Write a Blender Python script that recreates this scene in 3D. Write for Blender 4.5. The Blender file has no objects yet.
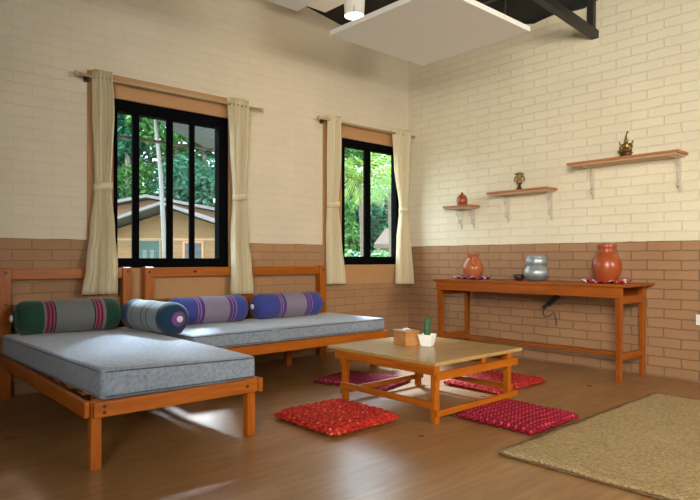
import bpy, bmesh, math, random
from mathutils import Vector, Matrix, Euler
random.seed(7)
S = bpy.context.scene
COL = S.collection
PI = math.pi

# ------------------------------------------------------------------ camera
cam_d = bpy.data.cameras.new('camera'); cam = bpy.data.objects.new('camera', cam_d); COL.objects.link(cam)
cam_d.sensor_width = 36.0; cam_d.lens = 36.0 * 600 / 700
cam_d.shift_y = 9.5 / 700
CAM = Vector((-5.65, -5.16, 1.05))
cam.location = CAM
cam.rotation_euler = (PI / 2, 0, -math.atan2(600, 665) )
AZ = math.atan2(665, 600)                      # heading of the view measured from +X
cam.rotation_euler = (PI / 2, 0, AZ - PI / 2)
S.camera = cam

# ------------------------------------------------------------------ world, sun, exposure
S.view_settings.view_transform = 'Standard'
S.view_settings.look = 'None'
S.view_settings.gamma = 1.0
S.view_settings.use_curve_mapping = False
S.view_settings.exposure = 0.03
w = bpy.data.worlds.new('sky'); S.world = w; w.use_nodes = True
bg = w.node_tree.nodes['Background']
bg.inputs[0].default_value = (0.72, 0.86, 1.0, 1); bg.inputs[1].default_value = 12.0

def light(name, kind, loc, target, energy, color, **kw):
    d = bpy.data.lights.new(name, kind); d.energy = energy; d.color = color
    for k, v in kw.items(): setattr(d, k, v)
    o = bpy.data.objects.new(name, d); COL.objects.link(o); o.location = loc
    dv = Vector(target) - Vector(loc)
    o.rotation_euler = dv.to_track_quat('-Z', 'Y').to_euler()
    return o
SUN = light('sun', 'SUN', (5.0, 8.5, 8.3), (0, 0, 0), 21.0, (0.70, 0.83, 1.0), angle=math.radians(9))
# added area lamps that brighten the room, standing in for daylight from unseen openings
D1 = light('fill_area', 'AREA', (-7.5, -6.5, 2.5), (0, -2.6, 2.0), 92, (1.0, 0.89, 0.71), shape='RECTANGLE', size=1.5, size_y=1.6, spread=math.radians(82))
D2 = light('fill_area', 'AREA', (-2.3, -7.95, 2.0), (-1.9, -2.5, 0.3), 48, (1.0, 0.86, 0.64), shape='RECTANGLE', size=2.0, size_y=1.2, spread=math.radians(90))
# window skylight guides
def portal(x0, x1, z0, z1):
    o = light('window_skylight', 'AREA', ((x0+x1)/2, 0.16, (z0+z1)/2), ((x0+x1)/2, -1, (z0+z1)/2), 1, (1, 1, 1), shape='RECTANGLE', size=x1-x0, size_y=z1-z0)
    o.data.cycles.is_portal = True
portal(-3.72, -2.60, 0.98, 2.43); portal(-1.13, -0.15, 0.99, 2.45)

# ------------------------------------------------------------------ helpers
def link(o, parent=None):
    COL.objects.link(o)
    if parent: o.parent = parent
    return o
def tag(o, label=None, cat=None, group=None, kind=None):
    for k, v in (('label', label), ('category', cat), ('group', group), ('kind', kind)):
        if v: o[k] = v
    return o
def thing(name, label, cat, loc=(0, 0, 0), rz=0, group=None):
    o = bpy.data.objects.new(name, None); o.empty_display_size = .1
    link(o); o.location = loc; o.rotation_euler = (0, 0, rz)
    return tag(o, label, cat, group)
class MB:
    def __init__(s): s.bm = bmesh.new()
    def box(s, x0, x1, y0, y1, z0, z1, bev=0.0, seg=2):
        r = bmesh.ops.create_cube(s.bm, size=1)
        for v in r['verts']:
            v.co = Vector(((x0+x1)/2 + v.co.x*(x1-x0), (y0+y1)/2 + v.co.y*(y1-y0), (z0+z1)/2 + v.co.z*(z1-z0)))
        if bev:
            es = {e for v in r['verts'] for e in v.link_edges}
            bmesh.ops.bevel(s.bm, geom=list(es), offset=bev, segments=seg, affect='EDGES', profile=.5)
        return s
    def bar(s, p0, p1, wd, ht, up=(0, 0, 1), bev=0.0):
        p0, p1 = Vector(p0), Vector(p1); d = (p1-p0); L = d.length; d.normalize()
        up = Vector(up); sx = d.cross(up).normalized(); uz = sx.cross(d)
        m = Matrix((sx, d, uz)).transposed()
        r = bmesh.ops.create_cube(s.bm, size=1)
        for v in r['verts']:
            v.co = (p0+p1)/2 + m @ Vector((v.co.x*wd, v.co.y*L, v.co.z*ht))
        if bev:
            es = {e for v in r['verts'] for e in v.link_edges}
            bmesh.ops.bevel(s.bm, geom=list(es), offset=bev, segments=2, affect='EDGES', profile=.5)
        return s
    def tube(s, pts, r, n=8, cap=True, closed=False):
        pts = [Vector(p) for p in pts]; rings = []
        N = len(pts); prev = None
        for i, p in enumerate(pts):
            if closed: d = pts[(i+1) % N] - pts[i-1]
            else: d = pts[min(i+1, N-1)] - pts[max(i-1, 0)]
            d.normalize()
            a = prev if prev else (Vector((0, 0, 1)) if abs(d.z) < .9 else Vector((1, 0, 0)))
            a = (a - d*a.dot(d)).normalized(); b = d.cross(a); prev = a
            rr = r[i] if isinstance(r, (list, tuple)) else r
            rings.append([s.bm.verts.new(p + a*math.cos(2*PI*k/n)*rr + b*math.sin(2*PI*k/n)*rr) for k in range(n)])
        M = N if closed else N-1
        for i in range(M):
            A, B = rings[i], rings[(i+1) % N]
            for k in range(n): s.bm.faces.new((A[k], A[(k+1) % n], B[(k+1) % n], B[k]))
        if cap and not closed:
            s.bm.faces.new(rings[0][::-1]); s.bm.faces.new(rings[-1])
        return s
    def lathe(s, prof, c=(0, 0, 0), n=32, sx=1, sy=1):
        c = Vector(c); rings = []
        for (r, z) in prof:
            if r < 1e-5: rings.append([s.bm.verts.new(c + Vector((0, 0, z)))])
            else: rings.append([s.bm.verts.new(c + Vector((r*sx*math.cos(2*PI*k/n), r*sy*math.sin(2*PI*k/n), z))) for k in range(n)])
        for A, B in zip(rings, rings[1:]):
            for k in range(n):
                k2 = (k+1) % n
                if len(A) == 1 and len(B) > 1: s.bm.faces.new((A[0], B[k2], B[k]))
                elif len(B) == 1 and len(A) > 1: s.bm.faces.new((A[k], A[k2], B[0]))
                elif len(A) > 1: s.bm.faces.new((A[k], A[k2], B[k2], B[k]))
        return s
    def grid(s, nu, nv, fn):
        V = [[s.bm.verts.new(fn(i/nu, j/nv)) for j in range(nv+1)] for i in range(nu+1)]
        for i in range(nu):
            for j in range(nv): s.bm.faces.new((V[i][j], V[i+1][j], V[i+1][j+1], V[i][j+1]))
        return V
    def prism(s, pts, off):
        off = Vector(off)
        A = [s.bm.verts.new(Vector(p)) for p in pts]; B = [s.bm.verts.new(Vector(p)+off) for p in pts]
        s.bm.faces.new(A[::-1]); s.bm.faces.new(B); n = len(A)
        for i in range(n): s.bm.faces.new((A[i], A[(i+1) % n], B[(i+1) % n], B[i]))
        return s
    def build(s, name, mat, parent=None, smooth=False, loc=None, rz=None):
        bmesh.ops.recalc_face_normals(s.bm, faces=s.bm.faces[:])
        me = bpy.data.meshes.new(name); s.bm.to_mesh(me); s.bm.free()
        if smooth:
            for p in me.polygons: p.use_smooth = True
        me.materials.append(mat)
        o = bpy.data.objects.new(name, me); link(o, parent)
        if loc: o.location = loc
        if rz: o.rotation_euler.z = rz
        return o
def struct(o): o['kind'] = 'structure'; return o

# ------------------------------------------------------------------ materials
class NT:
    def __init__(s, name):
        s.m = bpy.data.materials.new(name); s.m.use_nodes = True; s.t = s.m.node_tree
        s.b = s.t.nodes['Principled BSDF']; s.out = s.t.nodes['Material Output']
    def n(s, t, **kw):
        x = s.t.nodes.new(t)
        for k, v in kw.items():
            if k in x.inputs.keys(): s.set(x.inputs[k], v)
            else: setattr(x, k, v)
        return x
    def set(s, inp, v):
        if isinstance(v, bpy.types.NodeSocket): s.t.links.new(v, inp)
        else: inp.default_value = v
    def math(s, op, a, b=0.0, clamp=False):
        x = s.t.nodes.new('ShaderNodeMath'); x.operation = op; x.use_clamp = clamp
        s.set(x.inputs[0], a); s.set(x.inputs[1], b); return x.outputs[0]
    def mix(s, f, a, b, mode='MIX'):
        x = s.t.nodes.new('ShaderNodeMix'); x.data_type = 'RGBA'; x.blend_type = mode
        s.set(x.inputs[0], f); s.set(x.inputs[6], a); s.set(x.inputs[7], b); return x.outputs[2]
    def ramp(s, f, stops, interp='LINEAR'):
        x = s.t.nodes.new('ShaderNodeValToRGB'); x.color_ramp.interpolation = interp
        e = x.color_ramp.elements
        while len(e) < len(stops): e.new(.5)
        for k, (p, c) in zip(e, stops): k.position = p; k.color = rgb(c)
        s.set(x.inputs[0], f); return x.outputs[0]
    def coord(s, kind='Object'): return s.t.nodes.new('ShaderNodeTexCoord').outputs[kind]
    def mapv(s, v, scale=(1, 1, 1), loc=(0, 0, 0), rot=(0, 0, 0)):
        x = s.n('ShaderNodeMapping'); s.set(x.inputs[0], v); x.inputs[1].default_value = loc; x.inputs[2].default_value = rot; x.inputs[3].default_value = scale
        return x.outputs[0]
    def noise(s, v, scale, detail=4, rough=.55, dist=0):
        x = s.n('ShaderNodeTexNoise'); s.set(x.inputs['Vector'], v); x.inputs['Scale'].default_value = scale
        x.inputs['Detail'].default_value = detail; x.inputs['Roughness'].default_value = rough; x.inputs['Distortion'].default_value = dist
        return x.outputs[0]
    def xyz(s, v):
        x = s.n('ShaderNodeSeparateXYZ'); s.set(x.inputs[0], v); return x.outputs
    def vec(s, x, y, z=0.0):
        c = s.n('ShaderNodeCombineXYZ'); s.set(c.inputs[0], x); s.set(c.inputs[1], y); s.set(c.inputs[2], z); return c.outputs[0]
    def bump(s, h, strength=.3, dist=.01):
        x = s.n('ShaderNodeBump'); s.set(x.inputs['Height'], h); x.inputs['Strength'].default_value = strength; x.inputs['Distance'].default_value = dist
        s.t.links.new(x.outputs[0], s.b.inputs['Normal']); return x
    def done(s, col=None, rough=None, metal=None, spec=None):
        if col is not None: s.set(s.b.inputs['Base Color'], rgb(col) if isinstance(col, tuple) else col)
        if rough is not None: s.set(s.b.inputs['Roughness'], rough)
        if metal is not None: s.b.inputs['Metallic'].default_value = metal
        if spec is not None: s.b.inputs['Specular IOR Level'].default_value = spec
        return s.m
def rgb(c): return (c[0], c[1], c[2], 1.0)

def wood(name, dark, lite, rough=.42, scale=1.0, axis=None):
    """stained timber, grain running along the longest generated direction given by axis"""
    t = NT(name); co = t.coord('Object')
    st = {None: (14, 14, 14), 'x': (1.2, 16, 16), 'y': (16, 1.2, 16), 'z': (16, 16, 1.2)}[axis]
    v = t.mapv(co, tuple(k*scale for k in st))
    g = t.noise(v, 1.6, 5, .6, .8); g2 = t.noise(t.mapv(co, tuple(k*4 for k in st)), 3, 2)
    k = t.noise(t.mapv(co, (3, 3, 3)), 1.0, 1)
    c = t.ramp(t.math('ADD', t.math('MULTIPLY', g, .75), t.math('MULTIPLY', g2, .25)), [(.3, dark), (.7, lite)])
    vo = t.n('ShaderNodeTexVoronoi'); t.set(vo.inputs['Vector'], t.mapv(co, (3.1, 3.1, 3.1))); vo.inputs['Scale'].default_value = 1.0
    knot = t.ramp(vo.outputs['Distance'], [(0.03, (1, 1, 1)), (.075, (0, 0, 0))])
    c = t.mix(t.math('MULTIPLY', knot, .65), c, rgb(tuple(x*.35 for x in dark)))
    t.bump(g, .08, .004)
    return t.done(c, rough, spec=.28)
BED_D, BED_L = (.24, .054, .004), (.45, .122, .006)
W_x = wood('stained_pine_x', BED_D, BED_L, .38, 1, 'x')
W_y = wood('stained_pine_y', BED_D, BED_L, .38, 1, 'y')
W_z = wood('stained_pine_z', BED_D, BED_L, .38, 1, 'z')
CON_D, CON_L = (.19, .044, .004), (.35, .088, .007)
K_x = wood('varnished_wood_x', CON_D, CON_L, .35, 1, 'x')
K_y = wood('varnished_wood_y', CON_D, CON_L, .35, 1, 'y')
K_z = wood('varnished_wood_z', CON_D, CON_L, .35, 1, 'z')
SH_y = wood('shelf_wood', (.26, .095, .035), (.45, .19, .075), .5, 1, 'y')
TT = wood('table_top_wood', (.30, .17, .055), (.46, .30, .12), .22, 1, 'x')

def plain(name, c, rough=.6, metal=0.0, noise=0.0, nscale=30, bump=0.0):
    t = NT(name)
    if noise or bump:
        co = t.coord('Object'); nz = t.noise(co, nscale, 4)
        col = t.mix(nz, rgb(tuple(k*(1-noise) for k in c)), rgb(tuple(min(1, k*(1+noise)) for k in c)))
        if bump: t.bump(nz, bump, .004)
        return t.done(col, rough, metal)
    return t.done(c, rough, metal)

def brick_wall(name, ax, cm, tm, tl, bs, ca, cb):
    t = NT(name); co = t.coord('Object'); X = t.xyz(co)
    zz = t.math('ADD', X[2], -1.214 + .086*40)
    v = t.vec(t.math('ADD', X[ax], 30.0), zz)
    wob = t.noise(co, 5, 2)
    v = t.vec(t.math('ADD', t.math('ADD', X[ax], 30.0), t.math('MULTIPLY', t.math('SUBTRACT', wob, .5), .035)),
              t.math('ADD', zz, t.math('MULTIPLY', t.math('SUBTRACT', t.noise(co, 7, 2), .5), .016)))
    br = t.n('ShaderNodeTexBrick'); t.set(br.inputs['Vector'], v)
    br.offset = .5; br.squash = 1
    for k, q in (('Scale', 1.0), ('Mortar Size', .0055), ('Mortar Smooth', .35), ('Bias', 0.0), ('Brick Width', .285), ('Row Height', .086)): br.inputs[k].default_value = q
    br.inputs['Color1'].default_value = (1, 1, 1, 1); br.inputs['Color2'].default_value = (.80, .80, .80, 1); br.inputs['Mortar'].default_value = (.9, .9, .9, 1)
    fac = br.outputs['Fac']; var = br.outputs['Color']
    n1 = t.noise(co, 2.3, 4); n2 = t.noise(co, 40, 3)
    cream = t.mix(n1, rgb(ca), rgb(cb))
    cream = t.mix(t.math('MULTIPLY', fac, cm), cream, rgb((.42, .33, .20)))
    cream = t.mix(.10, cream, var, 'MULTIPLY')
    tan = t.mix(n1, rgb(tuple(k*tl for k in (.36, .19, .092))), rgb(tuple(k*tl for k in (.46, .265, .138))))
    tan = t.mix(.45, tan, var, 'MULTIPLY')
    tan = t.mix(t.math('MULTIPLY', fac, tm), tan, rgb((.14, .085, .055)))
    edge = t.math('ADD', 1.214, t.math('MULTIPLY', t.math('SUBTRACT', t.noise(co, 6, 3), .5), .016))
    up = t.math('GREATER_THAN', X[2], edge)
    t.bump(t.math('ADD', t.math('MULTIPLY', fac, -1.0), t.math('ADD', t.math('MULTIPLY', n2, .25), t.math('MULTIPLY', t.noise(co, 9, 3), .5))), bs, .010)
    return t.done(t.mix(up, tan, cream), .75, spec=.25)
M_wb = brick_wall('painted_brick_back', 0, .09, .45, .93, .42, (.60, .515, .38), (.71, .625, .475)); M_wr = brick_wall('painted_brick_right', 1, .12, .72, .85, .65, (.65, .575, .41), (.76, .69, .52))
M_case = plain('tan_plaster', (.44, .235, .10), .7, noise=.12, nscale=6)
M_black = plain('black_painted_wood', (.0035, .0035, .004), .9); M_black.node_tree.nodes['Principled BSDF'].inputs['Specular IOR Level'].default_value = .02
M_dark = plain('dark_steel', (.018, .014, .013), .5)
M_roof = plain('dark_roofing', (.012, .011, .010), .9)
M_panel = plain('white_board', (.86, .83, .80), .85, noise=.02)
M_white = plain('white_enamel', (.88, .88, .86), .25)
M_plast = plain('white_plastic', (.80, .80, .78), .35)

def glass():
    t = NT('window_glass'); t.t.nodes.remove(t.b)
    tr = t.n('ShaderNodeBsdfTransparent'); tr.inputs[0].default_value = (.95, .97, .96, 1)
    gl = t.n('ShaderNodeBsdfGlossy'); gl.inputs['Roughness'].default_value = .02
    fr = t.n('ShaderNodeLayerWeight'); fac = t.math('ADD', .03, t.math('MULTIPLY', t.math('POWER', fr.outputs['Facing'], 5.0), .9))
    mx = t.n('ShaderNodeMixShader'); t.set(mx.inputs[0], fac); t.set(mx.inputs[1], tr.outputs[0]); t.set(mx.inputs[2], gl.outputs[0])
    t.t.links.new(mx.outputs[0], t.out.inputs[0]); return t.m
M_glass = glass()

def floor_mat():
    t = NT('brown_vinyl_floor'); co = t.coord('Object'); X = t.xyz(co)
    br = t.n('ShaderNodeTexBrick'); t.set(br.inputs['Vector'], t.vec(t.math('ADD', X[0], 20.0), t.math('ADD', X[1], 20.0)))
    for k, q in (('Scale', 1.0), ('Mortar Size', .0015), ('Mortar Smooth', .1), ('Brick Width', 1.1), ('Row Height', .12)): br.inputs[k].default_value = q
    br.inputs['Color1'].default_value = (1, 1, 1, 1); br.inputs['Color2'].default_value = (.70, .68, .66, 1); br.inputs['Mortar'].default_value = (.55, .5, .45, 1)
    g = t.noise(t.mapv(co, (2.2, 18, 1)), 1.5, 5, .6, .25)
    c = t.ramp(g, [(.3, (.24, .108, .036)), (.7, (.37, .195, .075))])
    c = t.mix(.55, c, br.outputs['Color'], 'MULTIPLY')
    r = t.math('ADD', .24, t.math('MULTIPLY', t.noise(co, 3, 2), .12))
    return t.done(c, r, spec=.7)
M_floor = floor_mat()

def fabric(name, c1, c2, fine=260, rough=.95):
    t = NT(name); co = t.coord('Object')
    a = t.noise(co, fine, 2, .7); b = t.noise(co, fine*.18, 3)
    f = t.math('ADD', t.math('MULTIPLY', a, .6), t.math('MULTIPLY', b, .4))
    t.bump(a, .15, .003)
    t.b.inputs['Sheen Weight'].default_value = .25
    return t.done(t.ramp(f, [(.38, c1), (.62, c2)]), rough, spec=.15)
M_matt = fabric('grey_blue_upholstery', (.14, .17, .215), (.29, .335, .40))
M_pipe = fabric('dark_piping', (.045, .055, .075), (.08, .095, .125))
M_curt = fabric('cream_curtain_cloth', (.62, .57, .43), (.76, .71, .56), 180)
def curtain_mat():
    t = NT('cream_curtain'); co = t.coord('Object')
    a = t.noise(t.mapv(co, (300, 300, 60)), 1, 2)
    c = t.mix(a, rgb((.76, .67, .45)), rgb((.88, .79, .57)))
    t.done(c, .9, spec=.1)
    tl = t.n('ShaderNodeBsdfTranslucent'); t.set(tl.inputs[0], c)
    mx = t.n('ShaderNodeMixShader'); mx.inputs[0].default_value = .30
    t.t.links.new(t.b.outputs[0], mx.inputs[1]); t.t.links.new(tl.outputs[0], mx.inputs[2]); t.t.links.new(mx.outputs[0], t.out.inputs[0])
    return t.m
M_curtain = curtain_mat()

def stripes(name, L, stops):
    """woven bolster cloth: bands along the local X axis, length L"""
    t = NT(name); co = t.coord('Object'); X = t.xyz(co)
    u = t.math('ADD', t.math('MULTIPLY', X[0], 1.0/L), .5)
    c = t.ramp(u, stops, 'CONSTANT')
    a = t.noise(co, 240, 2, .7)
    c = t.mix(.5, c, t.ramp(a, [(.3, (.45, .45, .45)), (.7, (1, 1, 1))]), 'MULTIPLY')
    t.bump(a, .15, .003); t.b.inputs['Sheen Weight'].default_value = .2
    return t.done(c, .9, spec=.15)

# ------------------------------------------------------------------ room shell
RX0, RY0 = -7.6, -8.0
def roof_z(x): return 3.57 - .14*x
struct(MB().box(RX0-.15, .15, RY0-.15, .15, -.12, 0).build('floor', M_floor))

def wall_with_holes(x0, x1, ztop, holes, y0, y1):
    """wall along X made of blocks around the openings; ztop is a function of x"""
    m = MB(); xs = sorted({x0, x1, *[h[0] for h in holes], *[h[1] for h in holes]})
    for a, b in zip(xs, xs[1:]):
        hs = [h for h in holes if h[0] <= a + 1e-6 and h[1] >= b - 1e-6]
        segs = []; z = 0.0
        for h in sorted(hs, key=lambda q: q[2]):
            segs.append((z, h[2], h[2])); z = h[3]
        for s0, s1, _ in segs:
            m.prism([(a, y0, s0), (b, y0, s0), (b, y0, s1), (a, y0, s1)], (0, y1-y0, 0))
        m.prism([(a, y0, z), (b, y0, z), (b, y0, ztop(b)), (a, y0, ztop(a))], (0, y1-y0, 0))
    return m
W1 = (-3.72, -2.60, .976, 2.43); W2 = (-1.13, -.15, .99, 2.445)
wb = struct(wall_with_holes(RX0, .15, roof_z, [W1, W2], 0, .15).build('wall_back', M_wb))
# right wall, ragged along its top course
pts = [(0, RY0, 0), (0, 0, 0)]
y = 0.0
while y > RY0:
    pts.append((0, y, 3.53 + random.uniform(-.02, .03))); y -= random.uniform(.05, .13)
pts.append((0, RY0, 3.53))
wr = struct(MB().prism(pts, (.15, 0, 0)).build('wall_right', M_wr))
m = MB()
for y0, y1, z0, z1 in ((RY0, -7.3, 0, roof_z(RX0)), (-5.7, 0, 0, roof_z(RX0)), (-7.3, -5.7, 3.4, roof_z(RX0)), (-7.3, -5.7, 0, 1.0)): m.box(RX0-.15, RX0, y0, y1, z0, z1)
struct(m.build('wall_left', M_wr))
struct(wall_with_holes(RX0-.15, .15, roof_z, [(-3.3, -1.4, 1.5, 2.4)], RY0-.15, RY0).build('wall_front', M_wb))
struct(MB().prism([(RX0-.6, RY0-.6, roof_z(RX0-.6)), (.7, RY0-.6, roof_z(.7)), (.7, .45, roof_z(.7)), (RX0-.6, .45, roof_z(RX0-.6))], (0, 0, .08)).build('ceiling', M_roof))

def casing(name, x0, x1, z0, z1, h):
    m = MB(); y0, y1 = -.008, -.0005
    m.box(x0, h[0], y0, y1, z0, z1); m.box(h[1], x1, y0, y1, z0, z1)
    m.box(h[0], h[1], y0, y1, h[3], z1); m.box(h[0], h[1], y0, y1, z0, h[2])
    return struct(m.build(name, M_case))
casing('trim_1', -3.935, -2.53, .70, 2.627, W1)
casing('trim_2', -1.405, -.15+.03, .768, 2.627, W2)

# windows: black timber frames, sliding sashes, clear panes
def window(name, W, jl, jr, zb, zt, sashes, mull):
    x0, x1, z0, z1 = W
    root = struct(bpy.data.objects.new(name, None)); link(root); root.location = (x0, .0, z0)
    ox, oz = x0, z0
    L = lambda a: a - ox
    f = MB()
    f.box(0, jl-ox, .0, .09, 0, z1-oz, .004); f.box(jr-ox, x1-ox, 0, .09, 0, z1-oz, .004)
    f.box(jl-ox, jr-ox, 0, .09, 0, zb-oz, .004); f.box(jl-ox, jr-ox, 0, .09, zt-oz, z1-oz, .004)
    f.build('frame', M_black, root)
    for i, (a, b) in enumerate(mull):
        MB().box(L(a), L(b), .022+.010*(i % 2), .052, zb-oz, zt-oz, .003).build('mullion', M_black, root)
    for (a, b) in sashes:
        MB().box(L(a), L(b), .042, .047, zb-oz, zt-oz).build('pane', M_glass, root)
    return root
win1 = window('window_1', W1, -3.68, -2.70, 1.062, 2.325,
       [(-3.68, -3.54), (-3.48, -3.222), (-3.158, -2.996), (-2.945, -2.70)],
       [(-3.54, -3.48), (-3.222, -3.158), (-2.996, -2.945)])
g = MB(); g.box(.04, 1.02, .10, .125, 2.118-.976, 2.14-.976); g.build('grille_bar', plain('brown_bar', (.12, .085, .06), .7), win1)
win2 = window('window_2', W2, -1.075, -.22, 1.085, 2.355, [(-1.075, -.735), (-.64, -.22)], [(-.735, -.64)])
MB().box(1.02-.06, 1.02-.045, -.012, .0, .62, .66, .002).build('latch', plain('latch_metal', (.5, .5, .5), .3, 1), win1)

# ------------------------------------------------------------------ roof steel
def chord(y, label):
    r = thing('roof_truss', label, 'roof truss', (-.001, y, 3.19))
    MB().bar((0, 0, .03), (RX0, 0, .03+.55), .07, .075).build('bottom_chord', M_dark, r)
    MB().box(-.11, -.05, -.03, .03, .03, .385).build('post', M_dark, r)
    MB().bar((-.08, 0, .36+.02), (RX0, 0, .36+.02+.14*7.5), .07, .06).build('rafter', M_dark, r)
    return r
chord(-2.44, 'dark steel roof truss whose end meets the right brick wall above the shelves')
chord(-5.6, 'dark steel roof truss nearer the camera, overhead and mostly out of frame')
for x, yy in ((-.7, 'the right wall'), (-1.9, 'the middle of the room')):
    o = MB().bar((x, -.02, roof_z(x)-.05), (x, RY0, roof_z(x)-.05), .06, .09).build('roof_purlin', M_dark)
    tag(o, f'dark steel purlin under the black roof nearest {yy}', 'beam')

def ceiling_panel(cx, cy, z, label, tilt=0.0, size=1.2, zt=None):
    r = thing('ceiling_panel', label, 'ceiling panel', (cx, cy, z), 0, 'white panels hung below the roof')
    r.rotation_euler = (0, tilt, 0)
    h = size/2
    MB().box(-h, h, -h, h, 0, .045, .004).build('board', M_panel, r)
    for sx in (-1, 1):
        for sy in (-1, 1):
            x, y = sx*(h-.15), sy*(h-.15)
            MB().tube([(x, y, .045), (x, y, roof_z(cx+x)-z-.02)], .004, 6).build('hanger_wire', M_dark, r)
    return r
ceiling_panel(-1.67, -1.77, 3.0, 'large white square board hung below the roof by the room corner', size=1.22)
ceiling_panel(-3.41, -1.99, 3.0, 'white square board at the top edge, left of the pendant lamp', size=1.22)
ceiling_panel(-2.15, -.86, 3.56, 'white board set higher, behind the pendant lamp', size=.8)

# pendant lamp
r = thing('pendant_lamp', 'white cylinder pendant lamp hanging between two white ceiling boards', 'lamp', (-2.07, -1.25, 3.2))
MB().lathe([(.0, .36), (.03, .36), (.05, .34), (.10, .30), (.098, .18), (.088, .0), (.082, .0), (.09, .18), (.092, .29), (0, .31)], n=12).build('lamp_shade', M_white, r)
MB().lathe([(0, .03), (.03, .045), (.045, .09), (.03, .14), (.015, .2), (0, .2)], n=16).build('bulb', M_white, r, True)
MB().tube([(0, 0, .36), (0, 0, .64)], .006, 6).build('cord', M_dark, r)
light('pendant_fill', 'POINT', (-2.07, -1.25, 3.17), (-2.07, -1.25, 0), 8, (1.0, 0.80, 0.52), shadow_soft_size=.05)  # warm point light added under the unlit pendant to brighten the walls

# ------------------------------------------------------------------ curtains and rods
def lerp(tab, z):
    for (z0, *a), (z1, *b) in zip(tab, tab[1:]):
        if z0 >= z >= z1:
            k = (z0-z)/(z0-z1); k = k*k*(3-2*k) if True else k
            return [p+(q-p)*k for p, q in zip(a, b)]
    return list(tab[-1][1:]) if z < tab[-1][0] else list(tab[0][1:])
def curtain(tab, tie, folds, label, ph, grp=None):
    """tab rows: z, left x, right x, fold depth, centre y"""
    z1, z0 = tab[0][0], tab[-1][0]; cx = (tab[0][1]+tab[0][2])/2
    r = thing('curtain', label, 'curtain', (cx, 0, z0), 0)
    NZ, NX = 60, folds*14
    m = MB()
    def f(u, v):
        z = z1 + (z0-z1)*v; xl, xr, am, yc = lerp(tab, z)
        a = 2*PI*folds*u + ph + .5*math.sin(3*v+ph)
        yy = yc + am*math.sin(a) + .25*am*math.sin(2.3*a+v*4)
        xx = xl + (xr-xl)*u + .12*(xr-xl)/folds*math.sin(2*a)
        return Vector((xx-cx, yy, z-z0))
    m.grid(NX, NZ, f)
    o = m.build('cloth', M_curtain, r, True)
    md = o.modifiers.new('thickness', 'SOLIDIFY'); md.thickness = .004
    zt, xl, xr = tie
    n = 28; a, b = (xr-xl)/2+.012, .05
    ring = MB()
    def g(u, v):
        t = 2*PI*u
        return Vector(((xl+xr)/2-cx + a*math.cos(t), lerp(tab, zt)[3] + b*math.sin(t), zt-z0 + (v-.5)*.055 + .012*math.cos(t)))
    ring.grid(n, 2, g)
    o = ring.build('tieback', M_curtain, r, True)
    md = o.modifiers.new('thickness', 'SOLIDIFY'); md.thickness = .006
    rm = MB()
    for k in range(folds):
        u = (k+.25)/folds
        xl, xr = tab[0][1], tab[0][2]
    return r
RZ1, RZ2 = 2.55, 2.588
curtain([(RZ1+.06, -3.92, -3.765, .034, -.10), (2.3, -3.915, -3.745, .03, -.09), (1.66, -3.895, -3.765, .022, -.075), (1.3, -3.93, -3.735, .03, -.08), (1.0, -3.985, -3.735, .034, -.145), (.765, -4.02, -3.735, .035, -.145)],
        (1.66, -3.895, -3.765), 5, 'cream curtain tied back at the left side of the left window', .3)
curtain([(RZ1+.06, -2.65, -2.42, .034, -.10), (2.2, -2.62, -2.43, .03, -.09), (1.66, -2.585, -2.452, .022, -.075), (1.3, -2.60, -2.43, .03, -.08), (1.0, -2.63, -2.43, .034, -.145), (.716, -2.645, -2.405, .035, -.145)],
        (1.66, -2.585, -2.452), 5, 'cream curtain tied back at the right side of the left window', 1.5)
curtain([(RZ2+.055, -1.40, -1.23, .034, -.10), (2.2, -1.395, -1.215, .03, -.09), (1.66, -1.385, -1.235, .022, -.075), (1.3, -1.39, -1.20, .03, -.08), (.775, -1.392, -1.145, .035, -.09)],
        (1.66, -1.385, -1.235), 5, 'cream curtain tied back at the left side of the right window', 2.2)
curtain([(RZ2+.055, -.365, -.065, .034, -.10), (2.2, -.325, -.08, .03, -.09), (1.67, -.225, -.11, .022, -.075), (1.3, -.26, -.06, .03, -.08), (.745, -.295, -.02, .035, -.09)],
        (1.67, -.225, -.11), 6, 'cream curtain tied back in the room corner beside the right window', .9)
M_rod = plain('pale_rod_wood', (.42, .32, .17), .5)
M_bronze = plain('dark_bronze', (.06, .03, .02), .4, .6)
def rod(x0, x1, z, label, fx):
    r = thing('curtain_rod', label, 'curtain rod', (x0, -.10, z))
    MB().tube([(0, 0, 0), (x1-x0, 0, 0)], .0125, 12).build('pole', M_rod, r, True)
    for xx in fx:
        s = 1 if xx > (x0+x1)/2 else -1
    for xe, s in ((0, -1), (x1-x0, 1)):
        MB().tube([(xe, 0, 0), (xe+s*.01, 0, 0), (xe+s*.03, 0, 0), (xe+s*.04, 0, 0)], [.014, .021, .021, .01], 12).build('finial', M_rod, r, True)
    for xx in fx:
        m = MB(); m.tube([(xx-x0, .096, .0), (xx-x0, .0, .0)], .009, 8); m.lathe([(0, -.03), (.02, -.03), (.02, .03), (0, .03)], (xx-x0, .09, 0), 12)
        m.build('bracket', M_bronze, r)
rod(-4.03, -2.30, RZ1, 'pale wooden curtain rod above the left window', (-3.945, -2.395))
rod(-1.52, -.03, RZ2, 'pale wooden curtain rod above the right window, reaching the corner', (-1.43, -.05))

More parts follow.
